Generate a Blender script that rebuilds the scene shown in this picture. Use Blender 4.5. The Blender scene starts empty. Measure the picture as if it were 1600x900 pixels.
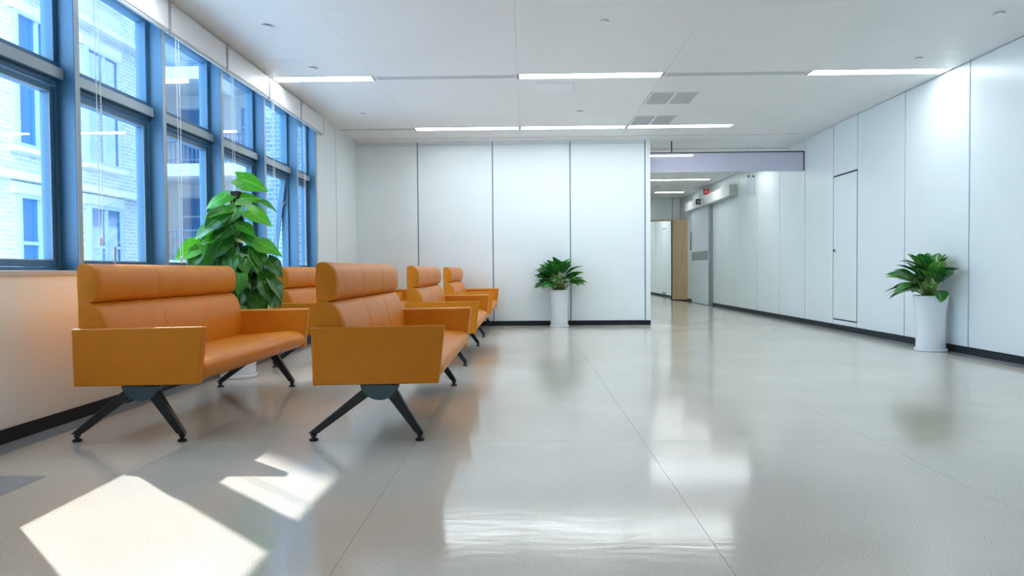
import bpy, bmesh, math, random
from mathutils import Vector, Matrix, Euler

# ------------------------------------------------------------------ camera, world, sun, exposure
SC = bpy.context.scene
COL = SC.collection
CAM_H = 0.88
F_PX, YAW, PIT, ROLL = 1097.5, 0.0200, 0.0250, 0.0076
def make_camera():
    cy, sy, cp, sp = math.cos(YAW), math.sin(YAW), math.cos(PIT), math.sin(PIT)
    Fw = Vector((-sy*cp, cy*cp, -sp)); R = Vector((cy, sy, 0)); D = Fw.cross(R)
    c, s = math.cos(ROLL), math.sin(ROLL)
    R2 = c*R + s*D; D2 = -s*R + c*D
    cd = bpy.data.cameras.new('camera'); o = bpy.data.objects.new('camera', cd); COL.objects.link(o)
    cd.sensor_width = 36; cd.sensor_fit = 'HORIZONTAL'; cd.lens = F_PX*36/1600
    cd.clip_start = 0.05; cd.clip_end = 300
    U = -D2; B = -Fw
    o.matrix_world = Matrix(((R2.x, U.x, B.x, 0), (R2.y, U.y, B.y, 0), (R2.z, U.z, B.z, CAM_H), (0, 0, 0, 1)))
    SC.camera = o
make_camera()

SKY_COL, SKY_STR = (0.52, 0.76, 1.0), 9.0
SUN_STR = 11.0
SUN_DIR = Vector((0.72, -0.69, -0.685))       # direction the light travels
LED_STR = 22.0
SC.view_settings.view_transform = 'Standard'
SC.view_settings.look = 'None'
SC.view_settings.gamma = 1.0
SC.view_settings.use_curve_mapping = False
SC.view_settings.exposure = 0.10
SC.cycles.max_bounces = 9
SC.cycles.diffuse_bounces = 5
SC.cycles.transparent_max_bounces = 16
SC.cycles.caustics_reflective = False
SC.cycles.caustics_refractive = False
SC.cycles.use_denoising = True
SC.cycles.sample_clamp_indirect = 8.0

W = bpy.data.worlds.new('sky'); SC.world = W; W.use_nodes = True
bg = W.node_tree.nodes['Background']
bg.inputs[0].default_value = (*SKY_COL, 1); bg.inputs[1].default_value = SKY_STR

sl = bpy.data.lights.new('sun', 'SUN'); sl.energy = SUN_STR; sl.angle = math.radians(0.6); sl.color = (1.0, 0.97, 0.92)
so = bpy.data.objects.new('sun', sl); COL.objects.link(so)
so.rotation_euler = SUN_DIR.to_track_quat('-Z', 'Y').to_euler(); so.location = (-8, 8, 12)

# ------------------------------------------------------------------ room dimensions
XL, XR, YB, ZC = -2.72, 4.4475, 11.2, 2.935
YN = -3.2            # wall behind the camera
random.seed(7)

# ------------------------------------------------------------------ materials
def new_mat(name):
    m = bpy.data.materials.new(name); m.use_nodes = True
    return m, m.node_tree, m.node_tree.nodes['Principled BSDF']
def mat(name, col, rough=0.5, metal=0.0, noise=0.0, nscale=30, bump=0.0, bscale=200, spec=None, coat=0.0, stretch=None):
    m, nt, b = new_mat(name)
    b.inputs['Base Color'].default_value = (*col, 1); b.inputs['Roughness'].default_value = rough
    b.inputs['Metallic'].default_value = metal
    if spec is not None: b.inputs['Specular IOR Level'].default_value = spec
    if coat: b.inputs['Coat Weight'].default_value = coat; b.inputs['Coat Roughness'].default_value = 0.1
    tc = nt.nodes.new('ShaderNodeTexCoord')
    src = tc.outputs['Object']
    if stretch:
        mp = nt.nodes.new('ShaderNodeMapping'); mp.inputs['Scale'].default_value = stretch
        nt.links.new(src, mp.inputs[0]); src = mp.outputs[0]
    if noise:
        n = nt.nodes.new('ShaderNodeTexNoise'); n.inputs['Scale'].default_value = nscale; n.inputs['Detail'].default_value = 3
        nt.links.new(src, n.inputs['Vector'])
        r = nt.nodes.new('ShaderNodeValToRGB')
        r.color_ramp.elements[0].position = 0.3; r.color_ramp.elements[1].position = 0.7
        r.color_ramp.elements[0].color = (*[c*(1-noise) for c in col], 1)
        r.color_ramp.elements[1].color = (*[min(1, c*(1+noise)) for c in col], 1)
        nt.links.new(n.outputs['Fac'], r.inputs[0]); nt.links.new(r.outputs[0], b.inputs['Base Color'])
    if bump:
        n2 = nt.nodes.new('ShaderNodeTexNoise'); n2.inputs['Scale'].default_value = bscale; n2.inputs['Detail'].default_value = 2
        nt.links.new(src, n2.inputs['Vector'])
        bp = nt.nodes.new('ShaderNodeBump'); bp.inputs['Strength'].default_value = bump; bp.inputs['Distance'].default_value = 0.002
        nt.links.new(n2.outputs['Fac'], bp.inputs['Height']); nt.links.new(bp.outputs[0], b.inputs['Normal'])
    return m
def emit(name, col, s):
    m, nt, b = new_mat(name)
    b.inputs['Base Color'].default_value = (*col, 1)
    b.inputs['Emission Color'].default_value = (*col, 1); b.inputs['Emission Strength'].default_value = s
    return m
def glass_mat(name, tint, refl=1.0, rough=0.0):
    m, nt, b = new_mat(name)
    nt.nodes.remove(b)
    out = nt.nodes['Material Output']
    t = nt.nodes.new('ShaderNodeBsdfTransparent'); t.inputs[0].default_value = (*tint, 1)
    g = nt.nodes.new('ShaderNodeBsdfGlossy'); g.inputs['Roughness'].default_value = rough
    L = nt.links.new                                  # Schlick reflectance, the same on both faces of the pane
    def mth(op, a=None, b=None):
        n = nt.nodes.new('ShaderNodeMath'); n.operation = op
        for k, q in enumerate((a, b)):
            if q is None: continue
            if isinstance(q, (int, float)): n.inputs[k].default_value = q
            else: L(q, n.inputs[k])
        return n.outputs[0]
    ge = nt.nodes.new('ShaderNodeNewGeometry')
    dt = nt.nodes.new('ShaderNodeVectorMath'); dt.operation = 'DOT_PRODUCT'; L(ge.outputs['Incoming'], dt.inputs[0]); L(ge.outputs['Normal'], dt.inputs[1])
    p5 = mth('POWER', mth('SUBTRACT', 1.0, mth('ABSOLUTE', dt.outputs['Value'])), 5.0)
    fac = mth('MINIMUM', mth('MULTIPLY', mth('MULTIPLY_ADD', p5, 0.96), refl), 1.0)
    fac.node.inputs[0].links[0].from_node.inputs[0].links[0].from_node.inputs[2].default_value = 0.04
    mx = nt.nodes.new('ShaderNodeMixShader'); L(fac, mx.inputs[0])
    nt.links.new(t.outputs[0], mx.inputs[1]); nt.links.new(g.outputs[0], mx.inputs[2])
    nt.links.new(mx.outputs[0], out.inputs[0])
    return m
def floor_mat(name, base, dark, lite, rough=0.13):
    m, nt, b = new_mat(name)
    tc = nt.nodes.new('ShaderNodeTexCoord'); v = tc.outputs['Object']
    L = nt.links.new
    n1 = nt.nodes.new('ShaderNodeTexNoise'); n1.inputs['Scale'].default_value = 230; n1.inputs['Detail'].default_value = 2
    L(v, n1.inputs['Vector'])
    r1 = nt.nodes.new('ShaderNodeValToRGB'); e = r1.color_ramp.elements
    e[0].position = 0.32; e[0].color = (*dark, 1); e[1].position = 0.44; e[1].color = (*base, 1)
    e2 = r1.color_ramp.elements.new(0.60); e2.color = (*base, 1)
    e3 = r1.color_ramp.elements.new(0.70); e3.color = (*lite, 1)
    L(n1.outputs['Fac'], r1.inputs[0])
    n2 = nt.nodes.new('ShaderNodeTexNoise'); n2.inputs['Scale'].default_value = 1.3; n2.inputs['Detail'].default_value = 4
    L(v, n2.inputs['Vector'])
    mr = nt.nodes.new('ShaderNodeMapRange'); mr.inputs['From Min'].default_value = 0.3; mr.inputs['From Max'].default_value = 0.7
    mr.inputs['To Min'].default_value = 0.92; mr.inputs['To Max'].default_value = 1.04
    L(n2.outputs['Fac'], mr.inputs['Value'])
    vm = nt.nodes.new('ShaderNodeVectorMath'); vm.operation = 'SCALE'
    L(r1.outputs[0], vm.inputs[0]); L(mr.outputs[0], vm.inputs['Scale']); L(vm.outputs[0], b.inputs['Base Color'])
    # long scuffs vary the polish
    mp = nt.nodes.new('ShaderNodeMapping'); mp.inputs['Scale'].default_value = (3, 14, 1); L(v, mp.inputs[0])
    n3 = nt.nodes.new('ShaderNodeTexNoise'); n3.inputs['Scale'].default_value = 1.5; n3.inputs['Detail'].default_value = 5
    L(mp.outputs[0], n3.inputs['Vector'])
    m3 = nt.nodes.new('ShaderNodeMapRange'); m3.inputs['From Min'].default_value = 0.3; m3.inputs['From Max'].default_value = 0.7
    m3.inputs['To Min'].default_value = rough*0.8; m3.inputs['To Max'].default_value = rough*1.35
    L(n3.outputs['Fac'], m3.inputs['Value']); L(m3.outputs[0], b.inputs['Roughness'])
    bp = nt.nodes.new('ShaderNodeBump'); bp.inputs['Strength'].default_value = 0.16; bp.inputs['Distance'].default_value = 0.003
    n4 = nt.nodes.new('ShaderNodeTexNoise'); n4.inputs['Scale'].default_value = 2.2; n4.inputs['Detail'].default_value = 3
    L(mp.outputs[0], n4.inputs['Vector']); L(n4.outputs['Fac'], bp.inputs['Height']); L(bp.outputs[0], b.inputs['Normal'])
    b.inputs['IOR'].default_value = 1.7
    return m
def brick_mat(name, c1, c2, mortar, scale=1.0, vert='Y'):
    m, nt, b = new_mat(name); L = nt.links.new
    tc = nt.nodes.new('ShaderNodeTexCoord')
    sp = nt.nodes.new('ShaderNodeSeparateXYZ'); cb = nt.nodes.new('ShaderNodeCombineXYZ')
    L(tc.outputs['Object'], sp.inputs[0])
    ad = nt.nodes.new('ShaderNodeMath'); ad.operation = 'ADD'; L(sp.outputs['X'], ad.inputs[0]); L(sp.outputs['Y'], ad.inputs[1])
    L(ad.outputs[0], cb.inputs['X']); L(sp.outputs['Z'], cb.inputs['Y'])
    bt = nt.nodes.new('ShaderNodeTexBrick'); bt.inputs['Scale'].default_value = scale
    bt.inputs['Color1'].default_value = (*c1, 1); bt.inputs['Color2'].default_value = (*c2, 1); bt.inputs['Mortar'].default_value = (*mortar, 1)
    bt.inputs['Mortar Size'].default_value = 0.012; bt.inputs['Brick Width'].default_value = 0.24; bt.inputs['Row Height'].default_value = 0.08
    L(cb.outputs[0], bt.inputs['Vector']); L(bt.outputs['Color'], b.inputs['Base Color'])
    bp = nt.nodes.new('ShaderNodeBump'); bp.inputs['Strength'].default_value = 0.4; bp.inputs['Distance'].default_value = 0.01; bp.invert = True
    L(bt.outputs['Fac'], bp.inputs['Height']); L(bp.outputs[0], b.inputs['Normal'])
    b.inputs['Roughness'].default_value = 0.9
    return m
def leaf_mat(name, c_dark, c_lite, trans=0.25, rough=0.3, vein=0.5):
    m, nt, b = new_mat(name); L = nt.links.new
    tc = nt.nodes.new('ShaderNodeTexCoord'); sp = nt.nodes.new('ShaderNodeSeparateXYZ'); L(tc.outputs['Object'], sp.inputs[0])
    ab = nt.nodes.new('ShaderNodeMath'); ab.operation = 'ABSOLUTE'; L(sp.outputs['X'], ab.inputs[0])
    # side veins slant from the midrib
    ml = nt.nodes.new('ShaderNodeMath'); ml.operation = 'MULTIPLY_ADD'; ml.inputs[1].default_value = -0.9; L(ab.outputs[0], ml.inputs[0]); L(sp.outputs['Y'], ml.inputs[2])
    fr = nt.nodes.new('ShaderNodeMath'); fr.operation = 'SINE'
    m2 = nt.nodes.new('ShaderNodeMath'); m2.operation = 'MULTIPLY'; m2.inputs[1].default_value = 60; L(ml.outputs[0], m2.inputs[0]); L(m2.outputs[0], fr.inputs[0])
    oi = nt.nodes.new('ShaderNodeObjectInfo')
    nz = nt.nodes.new('ShaderNodeTexNoise'); nz.inputs['Scale'].default_value = 6; L(tc.outputs['Object'], nz.inputs['Vector'])
    a1 = nt.nodes.new('ShaderNodeMath'); a1.operation = 'MULTIPLY_ADD'; a1.inputs[1].default_value = 0.12*vein; L(fr.outputs[0], a1.inputs[0]); L(nz.outputs['Fac'], a1.inputs[2])
    a2 = nt.nodes.new('ShaderNodeMath'); a2.operation = 'MULTIPLY_ADD'; a2.inputs[1].default_value = 0.6; L(oi.outputs['Random'], a2.inputs[0])
    a3 = nt.nodes.new('ShaderNodeMath'); a3.operation = 'SUBTRACT'; a3.inputs[1].default_value = 0.3; L(a1.outputs[0], a3.inputs[0]); L(a3.outputs[0], a2.inputs[2])
    cr = nt.nodes.new('ShaderNodeValToRGB'); cr.color_ramp.elements[0].position = 0.1; cr.color_ramp.elements[1].position = 0.95
    cr.color_ramp.elements[0].color = (*c_dark, 1); cr.color_ramp.elements[1].color = (*c_lite, 1); L(a2.outputs[0], cr.inputs[0])
    # pale midrib
    lt = nt.nodes.new('ShaderNodeMath'); lt.operation = 'LESS_THAN'; lt.inputs[1].default_value = 0.012; L(ab.outputs[0], lt.inputs[0])
    mx = nt.nodes.new('ShaderNodeMix'); mx.data_type = 'RGBA'; mx.inputs[7].default_value = (*[min(1, c*1.6+0.03) for c in c_lite], 1)
    L(lt.outputs[0], mx.inputs[0]); L(cr.outputs[0], mx.inputs[6])
    L(mx.outputs[2], b.inputs['Base Color']); b.inputs['Roughness'].default_value = rough
    tr = nt.nodes.new('ShaderNodeBsdfTranslucent'); L(mx.outputs[2], tr.inputs[0])
    ms = nt.nodes.new('ShaderNodeMixShader'); ms.inputs[0].default_value = trans
    L(b.outputs[0], ms.inputs[1]); L(tr.outputs[0], ms.inputs[2]); L(ms.outputs[0], nt.nodes['Material Output'].inputs[0])
    return m

M = {}
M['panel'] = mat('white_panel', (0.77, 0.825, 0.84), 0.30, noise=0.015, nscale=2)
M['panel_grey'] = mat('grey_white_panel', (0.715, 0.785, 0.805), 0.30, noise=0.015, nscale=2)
M['plaster'] = mat('warm_white_plaster', (0.88, 0.85, 0.80), 0.6, noise=0.02, nscale=3)
M['joint'] = mat('steel_joint_strip', (0.26, 0.36, 0.45), 0.5)
M['jointdark'] = mat('dark_joint', (0.05, 0.06, 0.07), 0.7)
M['ceil'] = mat('ceiling_white', (0.80, 0.80, 0.79), 0.42, noise=0.01, nscale=2)
M['ceiljoint'] = mat('ceiling_joint', (0.60, 0.60, 0.60), 0.8)
M['base'] = mat('baseboard_black', (0.010, 0.012, 0.016), 0.45, spec=0.3)
M['floor'] = floor_mat('vinyl_floor', (0.62, 0.565, 0.495), (0.36, 0.31, 0.25), (0.82, 0.79, 0.74), 0.115)
M['band'] = floor_mat('grey_vinyl_band', (0.30, 0.33, 0.36), (0.20, 0.22, 0.25), (0.40, 0.43, 0.46))
M['slab'] = mat('floor_seam', (0.30, 0.27, 0.23), 0.9, spec=0.1)
M['frame'] = mat('blue_steel_frame', (0.042, 0.135, 0.245), 0.45, noise=0.25, nscale=140, bump=0.15, bscale=300)
M['frame_lt'] = mat('grey_alloy', (0.30, 0.36, 0.41), 0.4)
M['sill'] = mat('stone_sill', (0.50, 0.49, 0.48), 0.4, noise=0.08, nscale=60)
M['glass'] = glass_mat('window_glass', (0.93, 0.97, 1.0), 1.5)
M['blind'] = mat('blind_white', (0.78, 0.79, 0.80), 0.45)
M['blind_grey'] = mat('blind_grey', (0.42, 0.44, 0.46), 0.5)
M['chain'] = mat('bead_chain', (0.85, 0.87, 0.90), 0.3)
M['leather'] = mat('tan_leather', (0.61, 0.200, 0.010), 0.40, noise=0.05, nscale=9, bump=0.35, bscale=420, spec=0.26)
M['seam'] = mat('leather_seam', (0.25, 0.08, 0.01), 0.6)
M['black'] = mat('black_metal', (0.012, 0.017, 0.023), 0.34, metal=0.2, bump=0.05, bscale=500)
M['discm'] = mat('blue_grey_metal', (0.050, 0.085, 0.115), 0.4, metal=0.3)
M['rubber'] = mat('black_rubber', (0.012, 0.012, 0.014), 0.45)
M['under'] = mat('black_lining', (0.02, 0.018, 0.016), 0.9)
M['led'] = emit('led_diffuser', (0.91, 0.98, 1.0), LED_STR)
M['grille'] = mat('grille_grey', (0.50, 0.51, 0.51), 0.5)
M['grille_dk'] = mat('grille_dark', (0.34, 0.35, 0.35), 0.7)
M['white'] = mat('white_enamel', (0.82, 0.83, 0.84), 0.35)
M['pot'] = mat('white_glazed_pot', (0.78, 0.82, 0.88), 0.22)
M['soil'] = mat('bark_mulch', (0.14, 0.07, 0.035), 0.9, noise=0.5, nscale=60, bump=0.8, bscale=80)
M['pole'] = mat('dark_moss_pole', (0.012, 0.014, 0.012), 0.95, noise=0.5, nscale=60, bump=1.0, bscale=90)
M['leafA'] = leaf_mat('pothos_leaf', (0.008, 0.060, 0.010), (0.06, 0.27, 0.02), 0.28, 0.28)
M['leafB'] = leaf_mat('pothos_backlit_leaf', (0.035, 0.27, 0.012), (0.12, 0.46, 0.02), 0.35, 0.3, 0.3)  # brighter green puts the backlight on upper leaves into the colour
M['leafC'] = leaf_mat('evergreen_leaf', (0.010, 0.075, 0.020), (0.06, 0.26, 0.035), 0.15, 0.25)
M['leafD'] = leaf_mat('pale_leaf', (0.05, 0.22, 0.03), (0.18, 0.42, 0.08), 0.25, 0.28)
M['stem'] = mat('green_stem', (0.16, 0.36, 0.06), 0.45)
M['stempale'] = mat('pale_stem', (0.20, 0.30, 0.07), 0.5)
M['smoke'] = mat('lilac_glass_panel', (0.56, 0.55, 0.68), 0.06, spec=0.6)
M['wood'] = mat('maple_veneer', (0.62, 0.46, 0.265), 0.45, noise=0.12, nscale=3, stretch=(10, 10, 1.2))
M['alu'] = mat('brushed_aluminium', (0.55, 0.58, 0.60), 0.35, metal=0.6)
M['doorblue'] = mat('pale_blue_door', (0.70, 0.79, 0.85), 0.35)
M['stripe'] = mat('grey_door_stripe', (0.25, 0.29, 0.31), 0.4)
M['red'] = emit('red_sign_face', (0.65, 0.03, 0.05), 0.5)
M['signmark'] = mat('sign_mark', (0.75, 0.7, 0.7), 0.5)
M['blackp'] = mat('black_plastic', (0.015, 0.016, 0.018), 0.3)
M['navy'] = mat('navy_glass', (0.03, 0.09, 0.18), 0.15)
M['acrylic'] = glass_mat('clear_acrylic', (0.90, 0.93, 0.95), 1.6, 0.02)
M['brick_pale'] = brick_mat('pale_brick', (0.50, 0.52, 0.55), (0.40, 0.42, 0.46), (0.62, 0.64, 0.66))
M['brick_blue'] = brick_mat('slate_brick', (0.10, 0.18, 0.28), (0.065, 0.125, 0.21), (0.18, 0.27, 0.37))
M['ext_white'] = mat('exterior_render', (0.60, 0.62, 0.64), 0.8)
M['ext_frame'] = mat('exterior_window_frame', (0.34, 0.42, 0.54), 0.5)
M['ext_glass'] = mat('exterior_window_pane', (0.06, 0.16, 0.32), 0.05, spec=0.6)
M['rail'] = mat('railing_steel', (0.10, 0.17, 0.26), 0.5, metal=0.3)
M['paving'] = mat('courtyard_paving', (0.70, 0.71, 0.72), 0.9, noise=0.1, nscale=2)

# ------------------------------------------------------------------ mesh helpers
class MB:
    def __init__(s): s.v = []; s.f = []
    def raw(s, v, f):
        n = len(s.v); s.v += [tuple(a) for a in v]; s.f += [tuple(i+n for i in q) for q in f]; return s
    def box(s, x0, x1, y0, y1, z0, z1):
        return s.raw([(x0,y0,z0),(x1,y0,z0),(x1,y1,z0),(x0,y1,z0),(x0,y0,z1),(x1,y0,z1),(x1,y1,z1),(x0,y1,z1)],
                     [(0,3,2,1),(4,5,6,7),(0,1,5,4),(1,2,6,5),(2,3,7,6),(3,0,4,7)])
    def prism(s, poly, axis, a, b):
        """extrude a 2-D polygon along an axis ('x': poly is y,z; 'y': poly is x,z; 'z': poly is x,y)"""
        def P(q, t):
            return {'x': (t, q[0], q[1]), 'y': (q[0], t, q[1]), 'z': (q[0], q[1], t)}[axis]
        n = len(poly)
        v = [P(q, a) for q in poly] + [P(q, b) for q in poly]
        f = [tuple(range(n)), tuple(range(2*n-1, n-1, -1))] + [(i, i+n, (i+1) % n+n, (i+1) % n) for i in range(n)]
        return s.raw(v, f)
    def tube(s, pts, r, n=8, caps=True):
        pts = [Vector(p) for p in pts]; rr = r if isinstance(r, (list, tuple)) else [r]*len(pts)
        v = []; f = []
        t0 = (pts[1]-pts[0]).normalized(); up = Vector((0,0,1)) if abs(t0.z) < 0.9 else Vector((1,0,0))
        a = t0.cross(up).normalized()
        for i, p in enumerate(pts):
            t = (pts[min(i+1, len(pts)-1)]-pts[max(i-1, 0)]).normalized()
            a = (a-t*a.dot(t)).normalized(); b = t.cross(a)
            for k in range(n):
                q = 2*math.pi*k/n; v.append(p+(a*math.cos(q)+b*math.sin(q))*rr[i])
        for i in range(len(pts)-1):
            for k in range(n):
                f.append((i*n+k, i*n+(k+1) % n, (i+1)*n+(k+1) % n, (i+1)*n+k))
        if caps: f.append(tuple(range(n-1, -1, -1))); f.append(tuple((len(pts)-1)*n+k for k in range(n)))
        return s.raw(v, f)
    def lathe(s, prof, n=32, c=(0,0)):
        v = []; f = []
        for r, z in prof:
            for k in range(n):
                q = 2*math.pi*k/n; v.append((c[0]+r*math.cos(q), c[1]+r*math.sin(q), z))
        for i in range(len(prof)-1):
            for k in range(n): f.append((i*n+k, i*n+(k+1) % n, (i+1)*n+(k+1) % n, (i+1)*n+k))
        f.append(tuple(range(n-1, -1, -1))); f.append(tuple((len(prof)-1)*n+k for k in range(n)))
        return s.raw(v, f)
    def mesh(s, name, m, smooth=False):
        me = bpy.data.meshes.new(name); me.from_pydata(s.v, [], s.f); me.update()
        bm = bmesh.new(); bm.from_mesh(me); bmesh.ops.recalc_face_normals(bm, faces=bm.faces); bm.to_mesh(me); bm.free()
        if m: me.materials.append(m if not isinstance(m, str) else M[m])
        if smooth:
            for p in me.polygons: p.use_smooth = True
        return me
    def build(s, name, m, parent=None, smooth=False, bevel=0.0, loc=None, seg=2):
        o = bpy.data.objects.new(name, s.mesh(name, m, smooth)); COL.objects.link(o)
        if parent: o.parent = parent
        if loc: o.location = loc
        if bevel:
            md = o.modifiers.new('bevel', 'BEVEL'); md.width = bevel; md.segments = seg; md.limit_method = 'ANGLE'; md.angle_limit = math.radians(40)
            md.harden_normals = False
        return o
def tag(o, label=None, cat=None, group=None, kind=None):
    if label: o['label'] = label
    if cat: o['category'] = cat
    if group: o['group'] = group
    if kind: o['kind'] = kind
    return o
def empty(name, loc=(0,0,0), rz=0.0):
    o = bpy.data.objects.new(name, None); COL.objects.link(o); o.location = loc; o.rotation_euler = (0,0,rz)
    o.empty_display_size = 0.1
    return o
def link_mesh(name, me, parent, loc=(0,0,0)):
    o = bpy.data.objects.new(name, me); COL.objects.link(o); o.parent = parent; o.location = loc; return o
def copy_tree(o, parent=None):
    c = o.copy(); COL.objects.link(c); c.parent = parent
    for ch in list(o.children): copy_tree(ch, c)
    return c
def bx(*a): return MB().box(*a)

# ------------------------------------------------------------------ floor
floor = bx(XL-0.3, XR+0.3, YN-0.2, 31, -0.12, -0.003).build('floor', 'slab')
tag(floor, 'polished beige speckled vinyl floor with grey border bands', 'floor', kind='structure')
g = 0.0008
xs = [-2.565, -1.745, -0.575, 0.595, 1.765, 2.935, 4.10, 4.285]
ys = [YN, 3.60, 10.9, 31.0]
for i in range(len(xs)-1):
    for j in range(3):
        bx(xs[i]+g, xs[i+1]-g, ys[j]+g, ys[j+1]-g, -0.003, 0.0).build('floor_sheet', 'floor', floor) if not (i == 0 and j == 0) else \
        (bx(xs[i]+g, xs[i+1]-g, 3.0+g, ys[1]-g, -0.003, 0.0).build('floor_sheet', 'floor', floor),
         bx(-2.09+g, xs[i+1]-g, YN, 3.0-g, -0.003, 0.0).build('floor_sheet', 'floor', floor))
bx(4.285+g, XR, YN, 31, -0.003, 0.0005).build('border_band', 'band', floor)
bx(XL, -2.565-g, 3.0, YB, -0.003, 0.0005).build('border_band', 'band', floor)
bx(XL, -2.09-g, YN, 3.0, -0.003, 0.0005).build('border_band', 'band', floor)
bx(-2.565, 1.98, YB-0.06, YB, -0.003, 0.0006).build('border_band', 'band', floor)

# ------------------------------------------------------------------ ceiling
ceiling = bx(XL-0.2, XR+0.2, YN-0.2, 31, ZC+0.012, ZC+0.25).build('ceiling', 'ceiljoint')
tag(ceiling, 'white ceiling of large flat metal panels', 'ceiling', kind='structure')
cx = [XL, -1.60, -0.075, 1.465, 2.985, XR]
bands = [(-0.7, -0.5), (2.0, 2.2), (4.7, 4.9), (7.4, 7.6), (10.1, 10.3)]
rows = []
y = YN
for a, b in bands:
    n = max(1, round((a-y)/0.625)); st = (a-y)/n
    rows += [(y+k*st, y+(k+1)*st) for k in range(n)]; y = b
rows.append((10.3, 10.88))
g = 0.0010
VENTS = {(3, 8.22), (3, 9.47)}
def ceil_panel(x0, x1, y0, y1):
    bx(x0+g, x1-g, y0+g, y1-g, ZC, ZC+0.012).build('ceiling_panel', 'ceil', ceiling)
for c in range(5):
    for (a, b) in rows:
        if c == 3 and (abs(a-8.225) < 0.05 or abs(a-9.475) < 0.05):
            ceil_panel(2.06, cx[c+1], a, b); continue        # the rest of this bay is a grille
        ceil_panel(cx[c], cx[c+1], a, b)
# bands: light / slot diffuser / plain
def led(x0, x1, y0, y1, z, label, group='ceiling light strips'):
    t = empty('ceiling_light', ((x0+x1)/2, (y0+y1)/2, z)); dx, dy = (x1-x0)/2, (y1-y0)/2
    f = MB(); w = 0.012
    f.box(-dx, dx, -dy, -dy+w, -0.003, 0.012); f.box(-dx, dx, dy-w, dy, -0.003, 0.012)
    f.box(-dx, -dx+w, -dy+w, dy-w, -0.003, 0.012); f.box(dx-w, dx, -dy+w, dy-w, -0.003, 0.012)
    f.build('trim_frame', 'white', t)
    bx(-dx+w, dx-w, -dy+w, dy-w, 0.000, 0.011).build('diffuser', 'led', t)
    tag(t, label, 'ceiling light', group)
def slot(x0, x1, y0, y1, z, label):
    t = empty('air_slot', ((x0+x1)/2, (y0+y1)/2, z)); dx, dy = (x1-x0)/2, (y1-y0)/2
    bx(-dx, dx, -dy, dy, 0.008, 0.012).build('backing', 'grille_dk', t)
    f = MB(); w = 0.014
    f.box(-dx, dx, -dy, -dy+w, -0.002, 0.008); f.box(-dx, dx, dy-w, dy, -0.002, 0.008)
    f.box(-dx, -dx+w, -dy+w, dy-w, -0.002, 0.008); f.box(dx-w, dx, -dy+w, dy-w, -0.002, 0.008)
    f.build('trim_frame', 'white', t)
    for k in range(5):
        yy = -dy+w+0.016+k*(2*dy-2*w-0.032)/4
        bx(-dx+w, dx-w, yy-0.010, yy+0.010, 0.001, 0.007).build('blade', 'grille', t)
    tag(t, label, 'air diffuser', 'linear ceiling air slots')
rowdef = {7.4: ['L', 'S', 'L', 'S', 'L'], 10.1: ['S', 'L', 'L', 'L', 'P'], 4.7: ['L', 'P', 'L', 'P', 'L'], 2.0: ['P', 'P', 'P', 'P', 'P'], -0.7: ['P', 'L', 'P', 'L', 'P']}
lname = {(7.4, 0): 'glowing ceiling strip nearest the windows, level with the access panel row',
         (7.4, 2): 'glowing ceiling strip just in front of the small white access panel',
         (7.4, 4): 'glowing ceiling strip ending above the right wall panels',
         (10.1, 1): 'leftmost of three glowing strips in line by the back wall',
         (10.1, 2): 'middle of three glowing strips in line by the back wall',
         (10.1, 3): 'rightmost of three glowing strips by the back wall, beside the grille',
         (7.4, 1): 'long grey air slot between the window strip light and the next light',
         (7.4, 3): 'long grey air slot in front of the square air grilles',
         (10.1, 0): 'grey air slot in the corner of windows and back wall'}
for (a, b) in bands:
    for c, k in enumerate(rowdef[a]):
        x0, x1 = cx[c]+0.012, cx[c+1]-0.012
        if c == 4: x1 = XR-0.02
        if c == 0: x0 = XL+0.05
        nm = lname.get((a, c))
        if k == 'L': led(x0, x1, a+0.004, b-0.004, ZC, nm or ('ceiling light strip overhead %s, outside the picture' % {(4.7,0):'by the windows',(4.7,2):'in mid ceiling',(4.7,4):'by the right wall',(-0.7,1):'behind the camera, window side',(-0.7,3):'behind the camera, right side'}[(a,c)]), 'ceiling light strips' if nm else 'strips overhead out of view')
        elif k == 'S': slot(x0, x1, a+0.03, b-0.03, ZC, nm or 'ceiling air slot overhead, outside the picture'); \
            (ceil_panel(cx[c], cx[c+1], a, a+0.028), ceil_panel(cx[c], cx[c+1], b-0.028, b))
        else: ceil_panel(cx[c], cx[c+1], a, b)
# step and border strip at the back, corridor ceiling
bx(XL, XR, 10.895, 12.0, ZC-0.008, ZC+0.012).build('border_strip', 'ceil', ceiling)
for (x0, x1) in ((1.9, 2.95), (2.954, 4.17), (4.176, XR)):
    for k in range(12):
        y0 = 12.003+k*1.25
        bx(x0, x1, y0, y0+1.247, ZC-0.04, ZC+0.012).build('ceiling_panel', 'ceil', ceiling)
led(1.95, 4.15, 15.86, 16.02, ZC-0.043, 'first lit strip in the ceiling of the corridor', 'corridor light strips')
led(3.38, 4.15, 18.42, 18.58, ZC-0.043, 'second, shorter lit strip deeper in the corridor', 'corridor light strips')
led(2.0, 4.15, 13.0, 13.2, ZC-0.043, 'added corridor light strip hidden above the lilac panel', 'corridor light strips')  # out of sight, added to brighten the corridor
led(2.1, 4.15, 22.4, 22.7, ZC-0.043, 'light strip in the room past the wooden door', 'corridor light strips')
led(2.1, 4.15, 25.5, 25.8, ZC-0.043, 'light strip at the far end past the wooden door', 'corridor light strips')

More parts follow.
